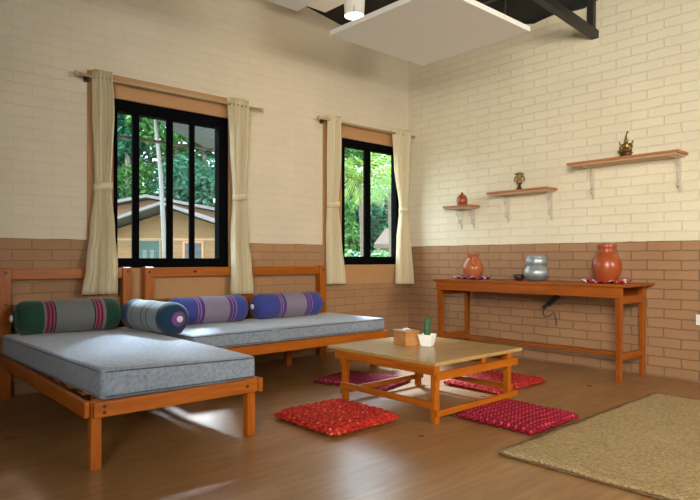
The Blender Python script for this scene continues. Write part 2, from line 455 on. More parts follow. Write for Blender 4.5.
# ------------------------------------------------------------------ daybeds
M_bolt = plain('bolt_head', (.05, .03, .02), .4, .5)
def post(m, x, y, z1, a=.075): return m.box(x-a/2, x+a/2, y-a/2, y+a/2, 0, z1, .005)
def soft_box(name, mat, parent, x0, x1, y0, y1, z0, z1, rad=.035, sag=.006, ph=0):
    m = MB(); m.box(x0, x1, y0, y1, z0, z1)
    bm = m.bm
    bmesh.ops.bevel(bm, geom=bm.edges[:], offset=rad, segments=4, affect='EDGES', profile=.6)
    bmesh.ops.subdivide_edges(bm, edges=[e for e in bm.edges if e.calc_length() > .25], cuts=10, use_grid_fill=True)
    for v in bm.verts:
        k = sag*(math.sin(4.1*v.co.x+ph)*math.cos(3.3*v.co.y+ph) + .5*math.sin(11*v.co.x+5*v.co.y))
        if v.co.z > (z0+z1)/2: v.co.z += k
        if v.co.x < x0+rad: v.co.x += .6*k*math.sin(9*v.co.y)
        if v.co.y < y0+rad: v.co.y += .8*k*math.sin(9*v.co.x+1)
    return m.build(name, mat, parent, True)
def loop(x0, x1, y0, y1, z, r=.03, n=5):
    p = []
    for cx, cy, a0 in ((x1-r, y1-r, 0), (x0+r, y1-r, 90), (x0+r, y0+r, 180), (x1-r, y0+r, 270)):
        for k in range(n+1):
            a = math.radians(a0 + 90*k/n); p.append((cx+r*math.cos(a), cy+r*math.sin(a), z))
    return p
def mattress(label, x0, x1, y0, y1, z0, z1, ph, rz=0, corners=None):
    t = thing('mattress', label, 'mattress', ((x0+x1)/2, (y0+y1)/2, z0), math.radians(rz))
    a, b = (x1-x0)/2, (y1-y0)/2
    bd = soft_box('cover', M_matt, t, -a, a, -b, b, 0, z1-z0, .028, .004, ph)
    for z in (.018, z1-z0-.016):
        MB().tube(loop(-a+.002, a-.002, -b+.002, b-.002, z, .03), .0045, 6, closed=True).build('piping', M_pipe, t, True)
    if corners:                                    # a soft mattress lies a little out of square
        for o in t.children:
            for v in o.data.vertices:
                u, w_ = (v.co.x+a)/(2*a), (v.co.y+b)/(2*b)
                wt = ((1-u)*(1-w_), u*(1-w_), u*w_, (1-u)*w_)
                v.co.x += sum(k*c[0] for k, c in zip(wt, corners)); v.co.y += sum(k*c[1] for k, c in zip(wt, corners))
                v.co.z *= 1 + sum(k*c[2] for k, c in zip(wt, corners))
    return t

# bed one: long side runs away from the camera, head at the window wall
B = thing('daybed', 'orange wooden daybed on the left, its foot end pointing at the camera', 'daybed', (-4.13, -1.09, 0), math.radians(-1.0))
bx = lambda x: x+4.12
by = lambda y: y+1.09
for x, y, z in ((-4.56, -2.08, .345), (-3.665, -2.08, .345)):
    post(MB(), bx(x), by(y), z, .054).build('leg', W_z, B)
for x in (-4.56, -3.642):
    post(MB(), bx(x), by(-.055), .985, .078).build('head_post', W_z, B)
MB().box(bx(-4.52), bx(-3.68), by(-.075), by(-.038), .895, .978, .004).build('head_rail', W_x, B)
MB().box(bx(-4.52), bx(-3.68), by(-.075), by(-.038), .60, .68, .004).build('head_rail', W_x, B)
MB().box(bx(-4.615), bx(-4.588), by(-2.10), by(-.02), .265, .345, .004).build('side_rail', W_y, B)
MB().box(bx(-3.638), bx(-3.608), by(-2.145), by(-.095), .265, .345, .004).build('side_rail', W_y, B)
MB().box(bx(-4.58), bx(-3.638), by(-2.135), by(-2.107), .265, .342, .004).build('front_rail', W_x, B)
for k in range(9):
    yy = -2.0+k*.225
    MB().box(bx(-4.525), bx(-3.70), by(yy), by(yy+.09), .312, .331).build('slat', W_x, B)
for x, z in ((-4.56, .95), (-4.56, .84-.13), (-3.642, .95)):
    MB().tube([(bx(x), by(-.10), z), (bx(x), by(-.09), z)], .011, 10).build('bolt', M_bolt, B)
for x, z in ((-4.53, .32), (-4.53, .29), (-3.71, .305)):
    MB().tube([(bx(x), by(-2.14), z), (bx(x), by(-2.13), z)], .009, 10).build('bolt', M_bolt, B)
mattress('grey blue mattress on the left daybed with sunlight across it', -4.587, -3.65, -2.085, -.11, .334, .487, .4, 0, ((.035, .02, .05), (-.005, -.022, -.09), (0, 0, 0), (0, 0, 0)))

# bed two: along the window wall
B2 = thing('daybed', 'orange wooden daybed standing along the wall under the windows', 'daybed', (-2.45, -.5, 0))
bx = lambda x: x+2.45
by = lambda y: y+.5
for x in (-3.44, -1.475):
    post(MB(), bx(x), by(-.055), .985, .08).build('back_post', W_z, B2)
MB().box(bx(-3.40), bx(-1.51), by(-.075), by(-.038), .893, .978, .004).build('back_rail', W_x, B2)
MB().box(bx(-3.40), bx(-1.51), by(-.075), by(-.038), .62, .70, .004).build('back_rail', W_x, B2)
MB().box(bx(-3.50), bx(-1.36), by(-.975), by(-.945), .262, .345, .004).build('front_rail', W_x, B2)
for x0, x1 in ((-3.50, -3.47), (-1.43, -1.40)):
    MB().box(bx(x0), bx(x1), by(-.945), by(-.02), .265, .345, .004).build('side_rail', W_y, B2)
for x, y in ((-3.44, -.91), (-1.50, -.91), (-2.1, -.3)):
    post(MB(), bx(x), by(y), .262 if x == -2.1 else .345, .06).build('leg', W_z, B2)
for k in range(9):
    xx = -3.45+k*.225
    MB().box(bx(xx), bx(xx+.09), by(-.945), by(-.1), .318, .336).build('slat', W_y, B2)
for x in (-3.44, -3.0, -1.475):
    MB().tube([(bx(x), by(-.10), .94), (bx(x), by(-.07), .94)], .011, 10).build('bolt', M_bolt, B2)
mattress('pale grey mattress on the daybed along the window wall', -3.47, -1.395, -.965, -.10, .347, .470, 2.0)

# bolsters
def bolster(label, c, rz, L, R, mat, capmat, sub, tilt=0):
    t = thing('bolster', label, 'bolster pillow', c, rz)
    m = MB(); prof = []
    N = 40
    for i in range(N+1):
        u = i/N; x = (u-.5)*L
        e = min(u, 1-u)*L
        k = 1.0
        if e < .075: k = .42 + .58*math.sqrt(max(0, 1-((.075-e)/.075)**2))
        prof.append((R*k*(1+.018*math.sin(17*u)), x))
    rings = []
    n = 36
    for rr, x in prof:
        rings.append([m.bm.verts.new((x, rr*math.cos(2*PI*k/n), R+rr*math.sin(2*PI*k/n)*(.97) if True else 0)) for k in range(n)])
    for A_, B_ in zip(rings, rings[1:]):
        for k in range(n): m.bm.faces.new((A_[k], A_[(k+1) % n], B_[(k+1) % n], B_[k]))
    m.bm.faces.new(rings[0]); m.bm.faces.new(rings[-1][::-1])
    # flatten where it rests
    for v in m.bm.verts:
        if v.co.z < .022: v.co.z = .004 + .25*max(0, v.co.z)
    m.build('cover', mat, t, True)
    for s in (-1, 1):
        d = MB(); x = s*L/2
        d.tube([(x-s*.004, 0, R), (x+s*.008, 0, R), (x+s*.016, 0, R)], [R*.50, R*.46, R*.26], 24)
        cp = d.build('end_cap', capmat, t, True)
        d = MB(); d.tube([(x+s*.012, 0, R), (x+s*.024, 0, R), (x+s*.030, 0, R)], [R*.20, R*.20, R*.1], 14)
        d.build('button', sub, t, True)
    return t
M_but = plain('pale_button_cloth', (.72, .66, .70), .9)
GR, GY, MG, PK = (.016, .062, .034), (.17, .175, .165), (.16, .018, .05), (.33, .10, .16)
M_b1 = stripes('green_grey_bolster', .76, [(0, GR), (.225, GY), (.24, PK), (.25, MG), (.275, PK), (.285, MG), (.31, PK), (.32, (.03, .03, .05)), (.335, GY), (.695, (.03, .03, .05)), (.71, PK), (.72, MG), (.745, PK), (.755, MG), (.78, PK), (.79, GY), (.81, GR)])
TL, LG, NV = (.012, .042, .085), (.24, .27, .27), (.015, .02, .05)
M_b2 = stripes('teal_grey_bolster', .72, [(0, TL), (.20, (.25, .3, .32)), (.21, TL), (.225, LG), (.30, (.05, .07, .09)), (.315, LG), (.52, (.04, .05, .07)), (.535, LG), (.62, (.05, .06, .08)), (.635, LG), (.84, TL)])
BL, MV, VI = (.050, .065, .30), (.25, .215, .30), (.13, .03, .16)
M_b3 = stripes('blue_mauve_bolster', .77, [(0, BL), (.27, VI), (.285, (.3, .2, .4)), (.295, VI), (.315, (.35, .2, .35)), (.325, BL), (.35, VI), (.37, MV), (.70, VI), (.72, BL), (.74, (.35, .2, .35)), (.75, VI), (.78, (.3, .2, .4)), (.79, BL)])
M_cap1 = plain('dark_green_cap', (.02, .05, .035), .9); M_cap2 = plain('purple_cap', (.13, .05, .20), .9, noise=.5, nscale=60); M_cap3 = plain('blue_cap', (.05, .05, .22), .9)
bolster('green and grey striped bolster lying at the head of the left daybed', (-4.15, -.255, .489), math.radians(-1), .76, .128, M_b1, M_cap1, M_but)
bolster('teal and pale grey bolster with purple end, lying where the two daybeds meet', (-3.645, -.645, .487), math.radians(-85), .72, .122, M_b2, M_cap2, M_but)
bolster('blue bolster with mauve middle, the one beside the teal bolster', (-2.955, -.25, .470), math.radians(1), .77, .125, M_b3, M_cap3, M_but)
bolster('blue bolster with mauve middle at the right end of the window daybed', (-2.06, -.24, .470), 0, .80, .125, M_b3, M_cap3, M_but)

# ------------------------------------------------------------------ low table
T = thing('low_table', 'low square orange wooden table in the middle of the floor', 'table', (-2.25, -2.25, 0))
tx0, tx1, ty0, ty1 = -.45, .41, -.45, .46          # outer faces of the legs
m = MB(); m.box(-.465, .53, -.465, .60, .372, .398, .005)
top = m.build('tabletop', TT, T)
for i in range(1, 8):
    pass
for x in (tx0+.024, tx1-.024):
    for y in (ty0+.024, ty1-.024):
        MB().box(x-.021, x+.021, y-.021, y+.021, 0, .372, .004).build('leg', W_z, T)
for x in (tx0-.012, tx1-.014):
    MB().box(x, x+.026, ty0-.0, ty1+.06, .312, .372, .003).build('apron', W_y, T)
    MB().box(x, x+.026, ty0+.0, ty1+.0, .100, .140, .003).build('stretcher', W_y, T)
for y in (ty0-.014, ty1-.012):
    MB().box(tx0-.0, tx1+.06, y, y+.024, .280, .334, .003).build('apron', W_x, T)
    MB().box(tx0-.0, tx1+.06, y, y+.024, .050, .090, .003).build('stretcher', W_x, T)
MB().box(.07, .12, ty0+.02, ty1+.06, .330, .371).build('cross_brace', W_y, T)

# tissue box and cactus on the table
r = thing('tissue_box', 'small brown wooden tissue box on the low table', 'tissue box', (-2.25, -2.035, .398), math.radians(-14))
M_tb = wood('tissue_box_wood', (.33, .13, .035), (.50, .24, .075), .5, 1, 'x')
MB().box(-.062, .062, -.085, .085, 0, .098, .004).build('body', M_tb, r)
MB().box(-.068, .068, -.092, .092, .099, .112, .003).build('lid', M_tb, r)
m = MB(); m.grid(10, 6, lambda u, v: Vector(((u-.5)*.07*(1-.3*v), (v-.5)*.05+.01*math.sin(9*u), .1125+.016*math.sin(PI*u)*math.sin(PI*(.15+.7*v))+.003*math.sin(20*u))))
o = m.build('tissue', plain('tissue_paper', (.85, .72, .66), .9), r, True); o.modifiers.new('t', 'SOLIDIFY').thickness = .002
r = thing('potted_cactus', 'small green cactus in a white tapered pot on the low table', 'potted plant', (-2.18, -2.185, .398), math.radians(20))
m = MB()
for (h, a), (h2, a2) in (((0, .038), (.088, .056)),):
    A = [m.bm.verts.new((sx*a, sy*a, h)) for sx, sy in ((-1, -1), (1, -1), (1, 1), (-1, 1))]
    Bv = [m.bm.verts.new((sx*a2, sy*a2, h2)) for sx, sy in ((-1, -1), (1, -1), (1, 1), (-1, 1))]
    Cv = [m.bm.verts.new((sx*(a2-.006), sy*(a2-.006), h2)) for sx, sy in ((-1, -1), (1, -1), (1, 1), (-1, 1))]
    Dv = [m.bm.verts.new((sx*(a2-.008), sy*(a2-.008), h2-.012)) for sx, sy in ((-1, -1), (1, -1), (1, 1), (-1, 1))]
    m.bm.faces.new(A[::-1])
    for P, Q in ((A, Bv), (Bv, Cv), (Cv, Dv)):
        for i in range(4): m.bm.faces.new((P[i], P[(i+1) % 4], Q[(i+1) % 4], Q[i]))
    m.bm.faces.new(Dv)
bmesh.ops.bevel(m.bm, geom=m.bm.edges[:], offset=.003, segments=2, affect='EDGES')
m.build('pot', M_white, r)
M_cac = plain('cactus_green', (.03, .10, .035), .6, noise=.4, nscale=90, bump=.4)
def cactus(m, c, R, H):
    rings = []; n = 24
    for i in range(13):
        u = i/12; rr = R*(math.sqrt(max(0, 1-max(0, (u-.6)/.4)**2)) if u > .6 else .8+.2*math.sin(PI*u/1.2)); z = H*u
        rings.append([m.bm.verts.new((c[0]+max(rr, .001)*(1+.16*math.cos(8*2*PI*k/n))*math.cos(2*PI*k/n), c[1]+max(rr, .001)*(1+.16*math.cos(8*2*PI*k/n))*math.sin(2*PI*k/n), c[2]+z)) for k in range(n)])
    for A_, B_ in zip(rings, rings[1:]):
        for k in range(n): m.bm.faces.new((A_[k], A_[(k+1) % n], B_[(k+1) % n], B_[k]))
    m.bm.faces.new(rings[-1])
m = MB(); cactus(m, (0, 0, .07), .026, .15); m.build('stem', M_cac, r, True)
m = MB(); cactus(m, (.028, .012, .07), .016, .075); m.build('stem', M_cac, r, True)
m = MB(); cactus(m, (-.03, -.006, .07), .016, .095); m.build('stem', M_cac, r, True)

# ------------------------------------------------------------------ floor cushions and rug
def cushion_mat(name, base, dark, spot, spotamt, rows):
    t = NT(name); co = t.coord('Object')
    vo = t.n('ShaderNodeTexVoronoi'); t.set(vo.inputs['Vector'], t.mapv(co, (1, 1, 1))); vo.inputs['Scale'].default_value = 34
    a = t.noise(co, 55, 3); b = t.noise(co, 13, 3)
    c = t.ramp(a, [(.35, dark), (.6, base)])
    if rows:
        X = t.xyz(co); s = t.math('SINE', t.math('MULTIPLY', X[0], 2*PI/.042)); q = t.math('SINE', t.math('MULTIPLY', X[1], 2*PI/.026))
        hh = t.math('ADD', t.math('MULTIPLY', s, .5), t.math('MULTIPLY', q, .5))
        c = t.mix(t.ramp(hh, [(.25, (0, 0, 0)), (.75, (1, 1, 1))]), rgb(dark), c)
        c = t.mix(t.math('MULTIPLY', t.ramp(t.math('ADD', hh, t.math('MULTIPLY', b, .5)), [(.72, (0, 0, 0)), (.95, (1, 1, 1))]), spotamt), c, rgb(spot))
    else:
        c = t.mix(t.math('MULTIPLY', t.ramp(t.math('ADD', vo.outputs['Distance'], t.math('MULTIPLY', b, .5)), [(.38, (1, 1, 1)), (.52, (0, 0, 0))]), spotamt), c, rgb(spot))
    t.bump(a, .6, .008)
    return t.done(c, .95, spec=.1)
def cushion(label, c, rz, sx, sy, th, mat, rows, seed):
    rnd = random.Random(seed); ph = [rnd.uniform(0, 6) for _ in range(6)]
    t = thing('floor_cushion', label, 'floor cushion', (c[0], c[1], 0), math.radians(rz))
    m = MB(); n = 72
    def top(u, v, s):
        x, y = 2*u-1, 2*v-1
        e = (1-abs(x)**7)*(1-abs(y)**7)
        k = max(0, e)**.4
        tuft = .006*(math.sin(2*PI*u*sx/.042+ph[0])*.6 + math.sin(2*PI*v*sy/.05+ph[1])*.6) if rows else .007*(math.sin(2*PI*u*sx/.07+ph[0])*math.sin(2*PI*v*sy/.07+ph[1])) + .003*math.sin(2*PI*u*sx/.03)*math.sin(2*PI*v*sy/.033)
        lump = .004*math.sin(5*x+ph[2])*math.cos(4*y+ph[3])
        ed = .008*math.sin(2*PI*v*sy/.05+ph[4])*abs(x)**8*(1 if x > 0 else -1)
        ed2 = .008*math.sin(2*PI*u*sx/.05+ph[5])*abs(y)**8*(1 if y > 0 else -1)
        z = (th*(.40+.60*k) + (tuft+lump)*k) if s > 0 else th*.40*(1-k)*.9+.002
        return Vector((x*sx/2+ed, y*sy/2+ed2, z))
    A = m.grid(n, n, lambda u, v: top(u, v, 1)); Bm = m.grid(n, n, lambda u, v: top(u, v, -1))
    for i in range(n):
        for P in ((A[i][0], A[i+1][0], Bm[i+1][0], Bm[i][0]), (A[i][n], A[i+1][n], Bm[i+1][n], Bm[i][n]), (A[0][i], A[0][i+1], Bm[0][i+1], Bm[0][i]), (A[n][i], A[n][i+1], Bm[n][i+1], Bm[n][i])):
            m.bm.faces.new(P)
    m.build('cover', mat, t, True)
    # tufted border
    d = MB(); pts = []
    per = loop(-sx/2, sx/2, -sy/2, sy/2, th*.36, .03, 3)
    fine = []
    for p, q in zip(per, per[1:]+per[:1]):
        k = max(1, int((Vector(q)-Vector(p)).length/.012))
        for i in range(k): fine.append(Vector(p).lerp(Vector(q), i/k))
    d.tube(fine, [.010+.005*math.sin(i*1.3) for i in range(len(fine))], 8, closed=True)
    d.build('border', mat, t, True)
    return t
M_c1 = cushion_mat('red_orange_cushion', (.50, .030, .016), (.16, .010, .010), (.66, .27, .10), .75, False)
M_c2 = cushion_mat('crimson_knit', (.54, .026, .048), (.20, .010, .024), (.56, .10, .13), .30, True)
M_c3 = cushion_mat('scarlet_knit', (.48, .028, .022), (.13, .012, .012), (.70, .28, .14), .7, False)
M_c4 = cushion_mat('maroon_knit', (.44, .024, .045), (.16, .012, .025), (.52, .16, .18), .5, True)
cushion('red and orange floor cushion in front of the table, nearest the left daybed', (-3.09, -2.19), 0, .57, .60, .07, M_c1, False, 1)
cushion('crimson knitted floor cushion between the table and the jute rug', (-2.17, -2.95), 0, .58, .57, .05, M_c2, True, 2)
cushion('scarlet floor cushion with pale flecks behind the right side of the table', (-1.33, -2.21), 0, .72, .53, .05, M_c3, False, 3)
cushion('dark maroon floor cushion partly under the table by the window daybed', (-2.13, -1.42), 14, .50, .66, .045, M_c4, True, 4)

def jute():
    t = NT('jute_weave'); co = t.coord('Object'); X = t.xyz(co)
    wv = t.noise(co, 3, 2)
    a = t.math('SINE', t.math('ADD', t.math('MULTIPLY', X[0], 2*PI/.022), t.math('MULTIPLY', wv, 9)))
    b = t.math('SINE', t.math('ADD', t.math('MULTIPLY', X[1], 2*PI/.030), t.math('MULTIPLY', wv, 7)))
    h = t.math('MULTIPLY', a, b)
    n1 = t.noise(co, 60, 4, .7); n2 = t.noise(co, 4, 3)
    c = t.ramp(t.math('ADD', t.math('MULTIPLY', n1, .8), t.math('MULTIPLY', h, .12)), [(.22, (.15, .09, .04)), (.42, (.40, .275, .125)), (.62, (.58, .44, .24))])
    c = t.mix(t.math('MULTIPLY', n2, .35), c, rgb((.48, .37, .21)))
    t.bump(t.math('ADD', t.math('MULTIPLY', h, .5), n1), .8, .008)
    return t.done(c, .95, spec=.1)
R_ = thing('jute_rug', 'woven straw coloured jute rug on the floor at the right front', 'rug', (-1.845, -4.5, 0))
m = MB(); rx, ry = 1.045, 1.20
m.grid(60, 60, lambda u, v: Vector(((2*u-1)*rx+.006*math.sin(31*v), (2*v-1)*ry+.005*math.sin(27*u)+.004*math.sin(61*u), .013+.0035*math.sin(17*u+3)*math.sin(13*v))))
o = m.build('weave', jute(), R_, True); md = o.modifiers.new('t', 'SOLIDIFY'); md.thickness = .012; md.offset = -1
d = MB(); per = loop(-rx, rx, -ry, ry, .008, .02, 2); fine = []
for p, q in zip(per, per[1:]+per[:1]):
    k = max(1, int((Vector(q)-Vector(p)).length/.02))
    for i in range(k): fine.append(Vector(p).lerp(Vector(q), i/k)+Vector((random.uniform(-.003, .003), random.uniform(-.003, .003), 0)))
d.tube(fine, [.0075+.0025*math.sin(i*1.7) for i in range(len(fine))], 6, closed=True)
d.build('bound_edge', plain('jute_edge', (.15, .09, .04), .95, noise=.4, nscale=80), R_, True)

# ------------------------------------------------------------------ console table and what stands on it
K = thing('console_table', 'long orange wooden console table against the right brick wall', 'table', (-.29, -1.92, 0))
kx = lambda x: x+.29
ky = lambda y: y+1.92
MB().box(kx(-.585), kx(-.012), ky(-2.985), ky(-.90), .812, .838, .004).build('tabletop', K_y, K)
MB().box(kx(-.575), kx(-.548), ky(-2.945), ky(-.93), .722, .812, .003).build('apron', K_y, K)
MB().box(kx(-.05), kx(-.025), ky(-2.90), ky(-.93), .722, .812, .003).build('apron', K_y, K)
for yy in (-2.925, -.975):
    MB().box(kx(-.55), kx(-.05), ky(yy), ky(yy+.025), .668, .738, .003).build('side_apron', K_x, K)
    MB().box(kx(-.53), kx(-.05), ky(yy), ky(yy+.03), .185, .245, .003).build('side_stretcher', K_x, K)
for x in (-.535, -.06):
    for yy in (-2.905, -.965):
        lm = MB().box(kx(x-.027), kx(x+.027), ky(yy-.027), ky(yy+.027), 0, .812, .004)
        for v in lm.bm.verts:                      # legs taper towards the foot
            k = 1-.28*(1-v.co.z/.812); v.co.x = kx(x)+(v.co.x-kx(x))*k; v.co.y = ky(yy)+(v.co.y-ky(yy))*k
        lm.build('leg', K_z, K)
MB().box(kx(-.33), kx(-.24), ky(-2.90), ky(-.95), .192, .222, .003).build('stretcher', K_y, K)
MB().box(kx(-.58), kx(-.03), ky(-3.0), ky(-2.985), .823, .838, .003).build('end_lip', K_x, K)
ZT = .838
def doily(label, c, R, cols, seed):
    t = thing('doily', label, 'doily', (c[0], c[1], ZT))
    mt = NT('doily_'+str(seed)); co = mt.coord('Object'); X = mt.xyz(co)
    ang = mt.math('ARCTAN2', X[1], X[0]); rad = mt.math('SQRT', mt.math('ADD', mt.math('MULTIPLY', X[0], X[0]), mt.math('MULTIPLY', X[1], X[1])))
    s = mt.math('SINE', mt.math('ADD', mt.math('MULTIPLY', ang, 9.0), mt.math('MULTIPLY', rad, 60.0)))
    f = mt.ramp(s, [(.45, (0, 0, 0)), (.6, (1, 1, 1))])
    M1 = mt.done(mt.mix(f, rgb(cols[0]), rgb(cols[1])), .9)
    m = MB()
    def f2(u, v):
        a = 2*PI*u; rr = R*v*(1+.09*math.sin(12*a)*v)
        return Vector((rr*math.cos(a), rr*math.sin(a), .004+.018*v*v*(1+math.sin(12*a))*.8))
    m.grid(96, 8, f2); bmesh.ops.remove_doubles(m.bm, verts=m.bm.verts[:], dist=1e-5)
    o = m.build('knit', M1, t, True); o.modifiers.new('t', 'SOLIDIFY').thickness = .004
    return t
d1 = doily('magenta and white crocheted doily under the terracotta jug', (-.30, -1.22), .19, ((.30, .02, .10), (.72, .55, .62)), 1)
d2 = doily('red and white crocheted doily under the large terracotta vase', (-.30, -2.69), .20, ((.52, .015, .02), (.80, .62, .58)), 2)
def terracotta(name, c):
    t = NT(name); co = t.coord('Object'); X = t.xyz(co)
    n1 = t.noise(t.mapv(co, (4, 4, 40)), 1, 3); c2 = t.mix(n1, rgb(tuple(k*.75 for k in c)), rgb(c))
    return t.done(c2, .30, spec=.5)
M_tc1 = terracotta('terracotta_jug', (.45, .13, .04)); M_tc2 = terracotta('terracotta_vase', (.34, .068, .018))
r = thing('terracotta_jug', 'round orange terracotta jug with a side spout on the console table', 'jug', (-.30, -1.22, ZT+.010), math.radians(40)); r.scale = (1.1, 1.1, 1.06)
MB().lathe([(0, 0), (.045, 0), (.065, .012), (.09, .05), (.102, .095), (.095, .14), (.07, .178), (.052, .20), (.05, .215), (.06, .238), (.072, .252), (.066, .254), (.05, .236), (.042, .21), (.04, .19), (0, .16)], n=36).build('body', M_tc1, r, True)
MB().tube([(-.045, 0, .215), (-.075, 0, .20), (-.098, 0, .17), (-.104, 0, .14), (-.096, 0, .115)], [.010, .011, .011, .011, .010], 10).build('handle', M_tc1, r, True)
MB().tube([(.055, 0, .225), (.075, 0, .240), (.088, 0, .252)], [.022, .016, .012], 12).build('spout', M_tc1, r, True)
r = thing('terracotta_vase', 'large glossy red brown terracotta vase near the right end of the console', 'vase', (-.30, -2.69, ZT+.010))
MB().lathe([(0, 0), (.07, 0), (.085, .01), (.105, .05), (.124, .10), (.128, .15), (.118, .20), (.095, .245), (.078, .27), (.074, .285), (.078, .31), (.092, .338), (.086, .341), (.07, .31), (.066, .285), (.08, .25), (0, .22)], n=40).build('body', M_tc2, r, True)
MB().lathe([(.079, .262), (.086, .266), (.086, .274), (.077, .28)], n=36).build('neck_ring', M_tc2, r, True)
r = thing('metal_pot', 'dull silver two tiered metal pot on the console table', 'pot', (-.30, -1.985, ZT))
M_alu = plain('dull_aluminium', (.36, .41, .42), .46, .7, noise=.15, nscale=12)
MB().lathe([(0, 0), (.06, 0), (.09, .015), (.118, .055), (.122, .085), (.112, .115), (.094, .14), (.088, .15)], n=36).build('lower_bowl', M_alu, r, True)
MB().lathe([(.088, .15), (.098, .158), (.104, .185), (.102, .212), (.094, .23), (.085, .236)], n=36).build('upper_bowl', M_alu, r, True)
MB().lathe([(.098, .229), (.10, .238), (.07, .25), (.02, .257), (0, .258)], n=36).build('lid', M_alu, r, True)
r = thing('small_bowl', 'small dark brown bowl beside the silver metal pot', 'bowl', (-.30, -1.79, ZT))
MB().lathe([(0, 0), (.03, 0), (.034, .006), (.055, .03), (.062, .056), (.058, .056), (.05, .03), (.03, .012), (0, .01)], n=28).build('body', plain('dark_clay', (.045, .02, .015), .4), r, True)
MB().lathe([(.057, .053), (.064, .055), (.064, .061), (.057, .061)], n=28).build('rim', plain('clay_rim', (.07, .03, .02), .4), r, True)

# ------------------------------------------------------------------ wall shelves
M_iron = plain('cream_painted_iron', (.50, .45, .36), .5)
def shelf(label, y0, y1, z, dep, bys, bh):
    t = thing('wall_shelf', label, 'shelf', (0, (y0+y1)/2, z)); L = (y1-y0)/2
    MB().box(-dep, -.004, -L, L, 0, .024, .004).build('board', SH_y, t)
    MB().box(-dep+.015, -.004, -L+.02, L-.02, -.012, 0, .002).build('batten', plain('pale_batten', (.55, .36, .20), .6), t)
    for b in bys:
        yy = b-(y0+y1)/2
        br = MB(); br.box(-.010, -.002, yy-.011, yy+.011, -bh, -.012, .001); br.box(-dep+.04, -.004, yy-.011, yy+.011, -.020, -.012, .001)
        bo = br.build('bracket', M_iron, t)
        pts = []
        for k in range(30):
            u = k/29; a = -.3+u*2.6*PI; rr = .012+.030*(1-u)
            pts.append((-.055-rr*math.cos(a), yy, -.055-rr*math.sin(a)))
        sc = MB(); sc.tube(pts, .004, 6)
        pts = []
        for k in range(30):
            u = k/29; a = PI-.3+u*2.4*PI; rr = .010+.026*(1-u)
            pts.append((-.040-rr*math.cos(a), yy, -bh+.075-rr*math.sin(a)))
        sc.tube(pts, .004, 6)
        sc.tube([(-.10, yy, -.02), (-.095, yy, -.06), (-.06, yy, -.11), (-.045, yy, -bh+.1), (-.012, yy, -bh+.03)], .004, 6)
        sc.build('scroll', M_iron, bo)
    return t
shelf('short wooden wall shelf, lowest of the three, carrying the terracotta jar', -1.10, -.72, 1.640, .20, (-.84, -1.02), .235)
shelf('middle wooden wall shelf carrying a small brass figure', -2.05, -1.33, 1.752, .21, (-1.47, -1.98), .30)
shelf('long wooden wall shelf, highest of the three, at the right', -3.27, -2.27, 1.952, .24, (-2.42, -3.20), .32)
M_brass = plain('aged_brass', (.30, .19, .05), .35, .85, noise=.4, nscale=60)
M_dbrass = plain('dark_brass', (.10, .05, .025), .45, .7)
r = thing('terracotta_jar', 'little lidded red terracotta jar on the lowest shelf', 'jar', (-.11, -.93, 1.664))
MB().lathe([(0, 0), (.045, 0), (.056, .02), (.062, .05), (.060, .085), (.045, .108)], n=28).build('body', M_tc2, r, True)
MB().lathe([(.045, .106), (.048, .112), (.03, .124), (.014, .132), (.014, .146), (.009, .153), (0, .154)], n=24).build('lid', M_tc2, r, True)
r = thing('brass_figure', 'small dark brass figure with side arms on the middle shelf', 'figurine', (-.12, -1.68, 1.776))
MB().lathe([(0, 0), (.036, 0), (.038, .012), (.022, .024), (.014, .045), (.014, .06)], n=24).build('base', M_dbrass, r, True)
MB().lathe([(.014, .058), (.03, .07), (.034, .09), (.022, .11), (.018, .125), (.03, .14), (.026, .165), (.012, .178), (0, .18)], n=24).build('body', M_brass, r, True)
for s in (-1, 1):
    MB().tube([(0, s*.018, .13), (0, s*.048, .145), (0, s*.060, .12), (0, s*.055, .09)], .008, 8).build('arm', M_brass, r, True)
MB().lathe([(0, .160), (.045, .164), (.052, .172), (.02, .184), (0, .19)], n=24).build('crown', M_brass, r, True)
r = thing('brass_deity', 'seated brass figure with raised finial on the highest shelf', 'figurine', (-.13, -2.79, 1.976))
MB().lathe([(0, 0), (.058, 0), (.064, .014), (.045, .026), (.062, .042), (.052, .05), (0, .05)], n=28, sx=.75).build('pedestal', M_dbrass, r, True)
MB().lathe([(.0, .048), (.045, .052), (.05, .066), (.03, .085), (.028, .105), (.036, .122), (.016, .136), (0, .14)], n=24, sx=.7).build('torso', M_brass, r, True)
MB().lathe([(0, .13), (.014, .136), (.019, .150), (.014, .166), (.008, .176), (.012, .186), (.004, .198), (0, .2)], n=20).build('head', M_brass, r, True)
for s in (-1, 1):
    MB().tube([(0, s*.03, .120), (-.005, s*.052, .100), (-.01, s*.050, .075), (-.02, s*.030, .066)], .009, 8).build('arm', M_brass, r, True)
    MB().tube([(0, s*.03, .12), (0, s*.056, .128), (0, s*.060, .150)], .007, 8).build('arm', M_brass, r, True)
    MB().tube([(-.01, s*.02, .060), (-.03, s*.055, .058), (-.045, s*.02, .056)], .012, 8).build('leg', M_brass, r, True)
MB().tube([(0, 0, .19), (0, -.003, .215), (0, -.014, .235), (0, -.022, .228)], [.006, .005, .009, .004], 8).build('finial', M_brass, r, True)

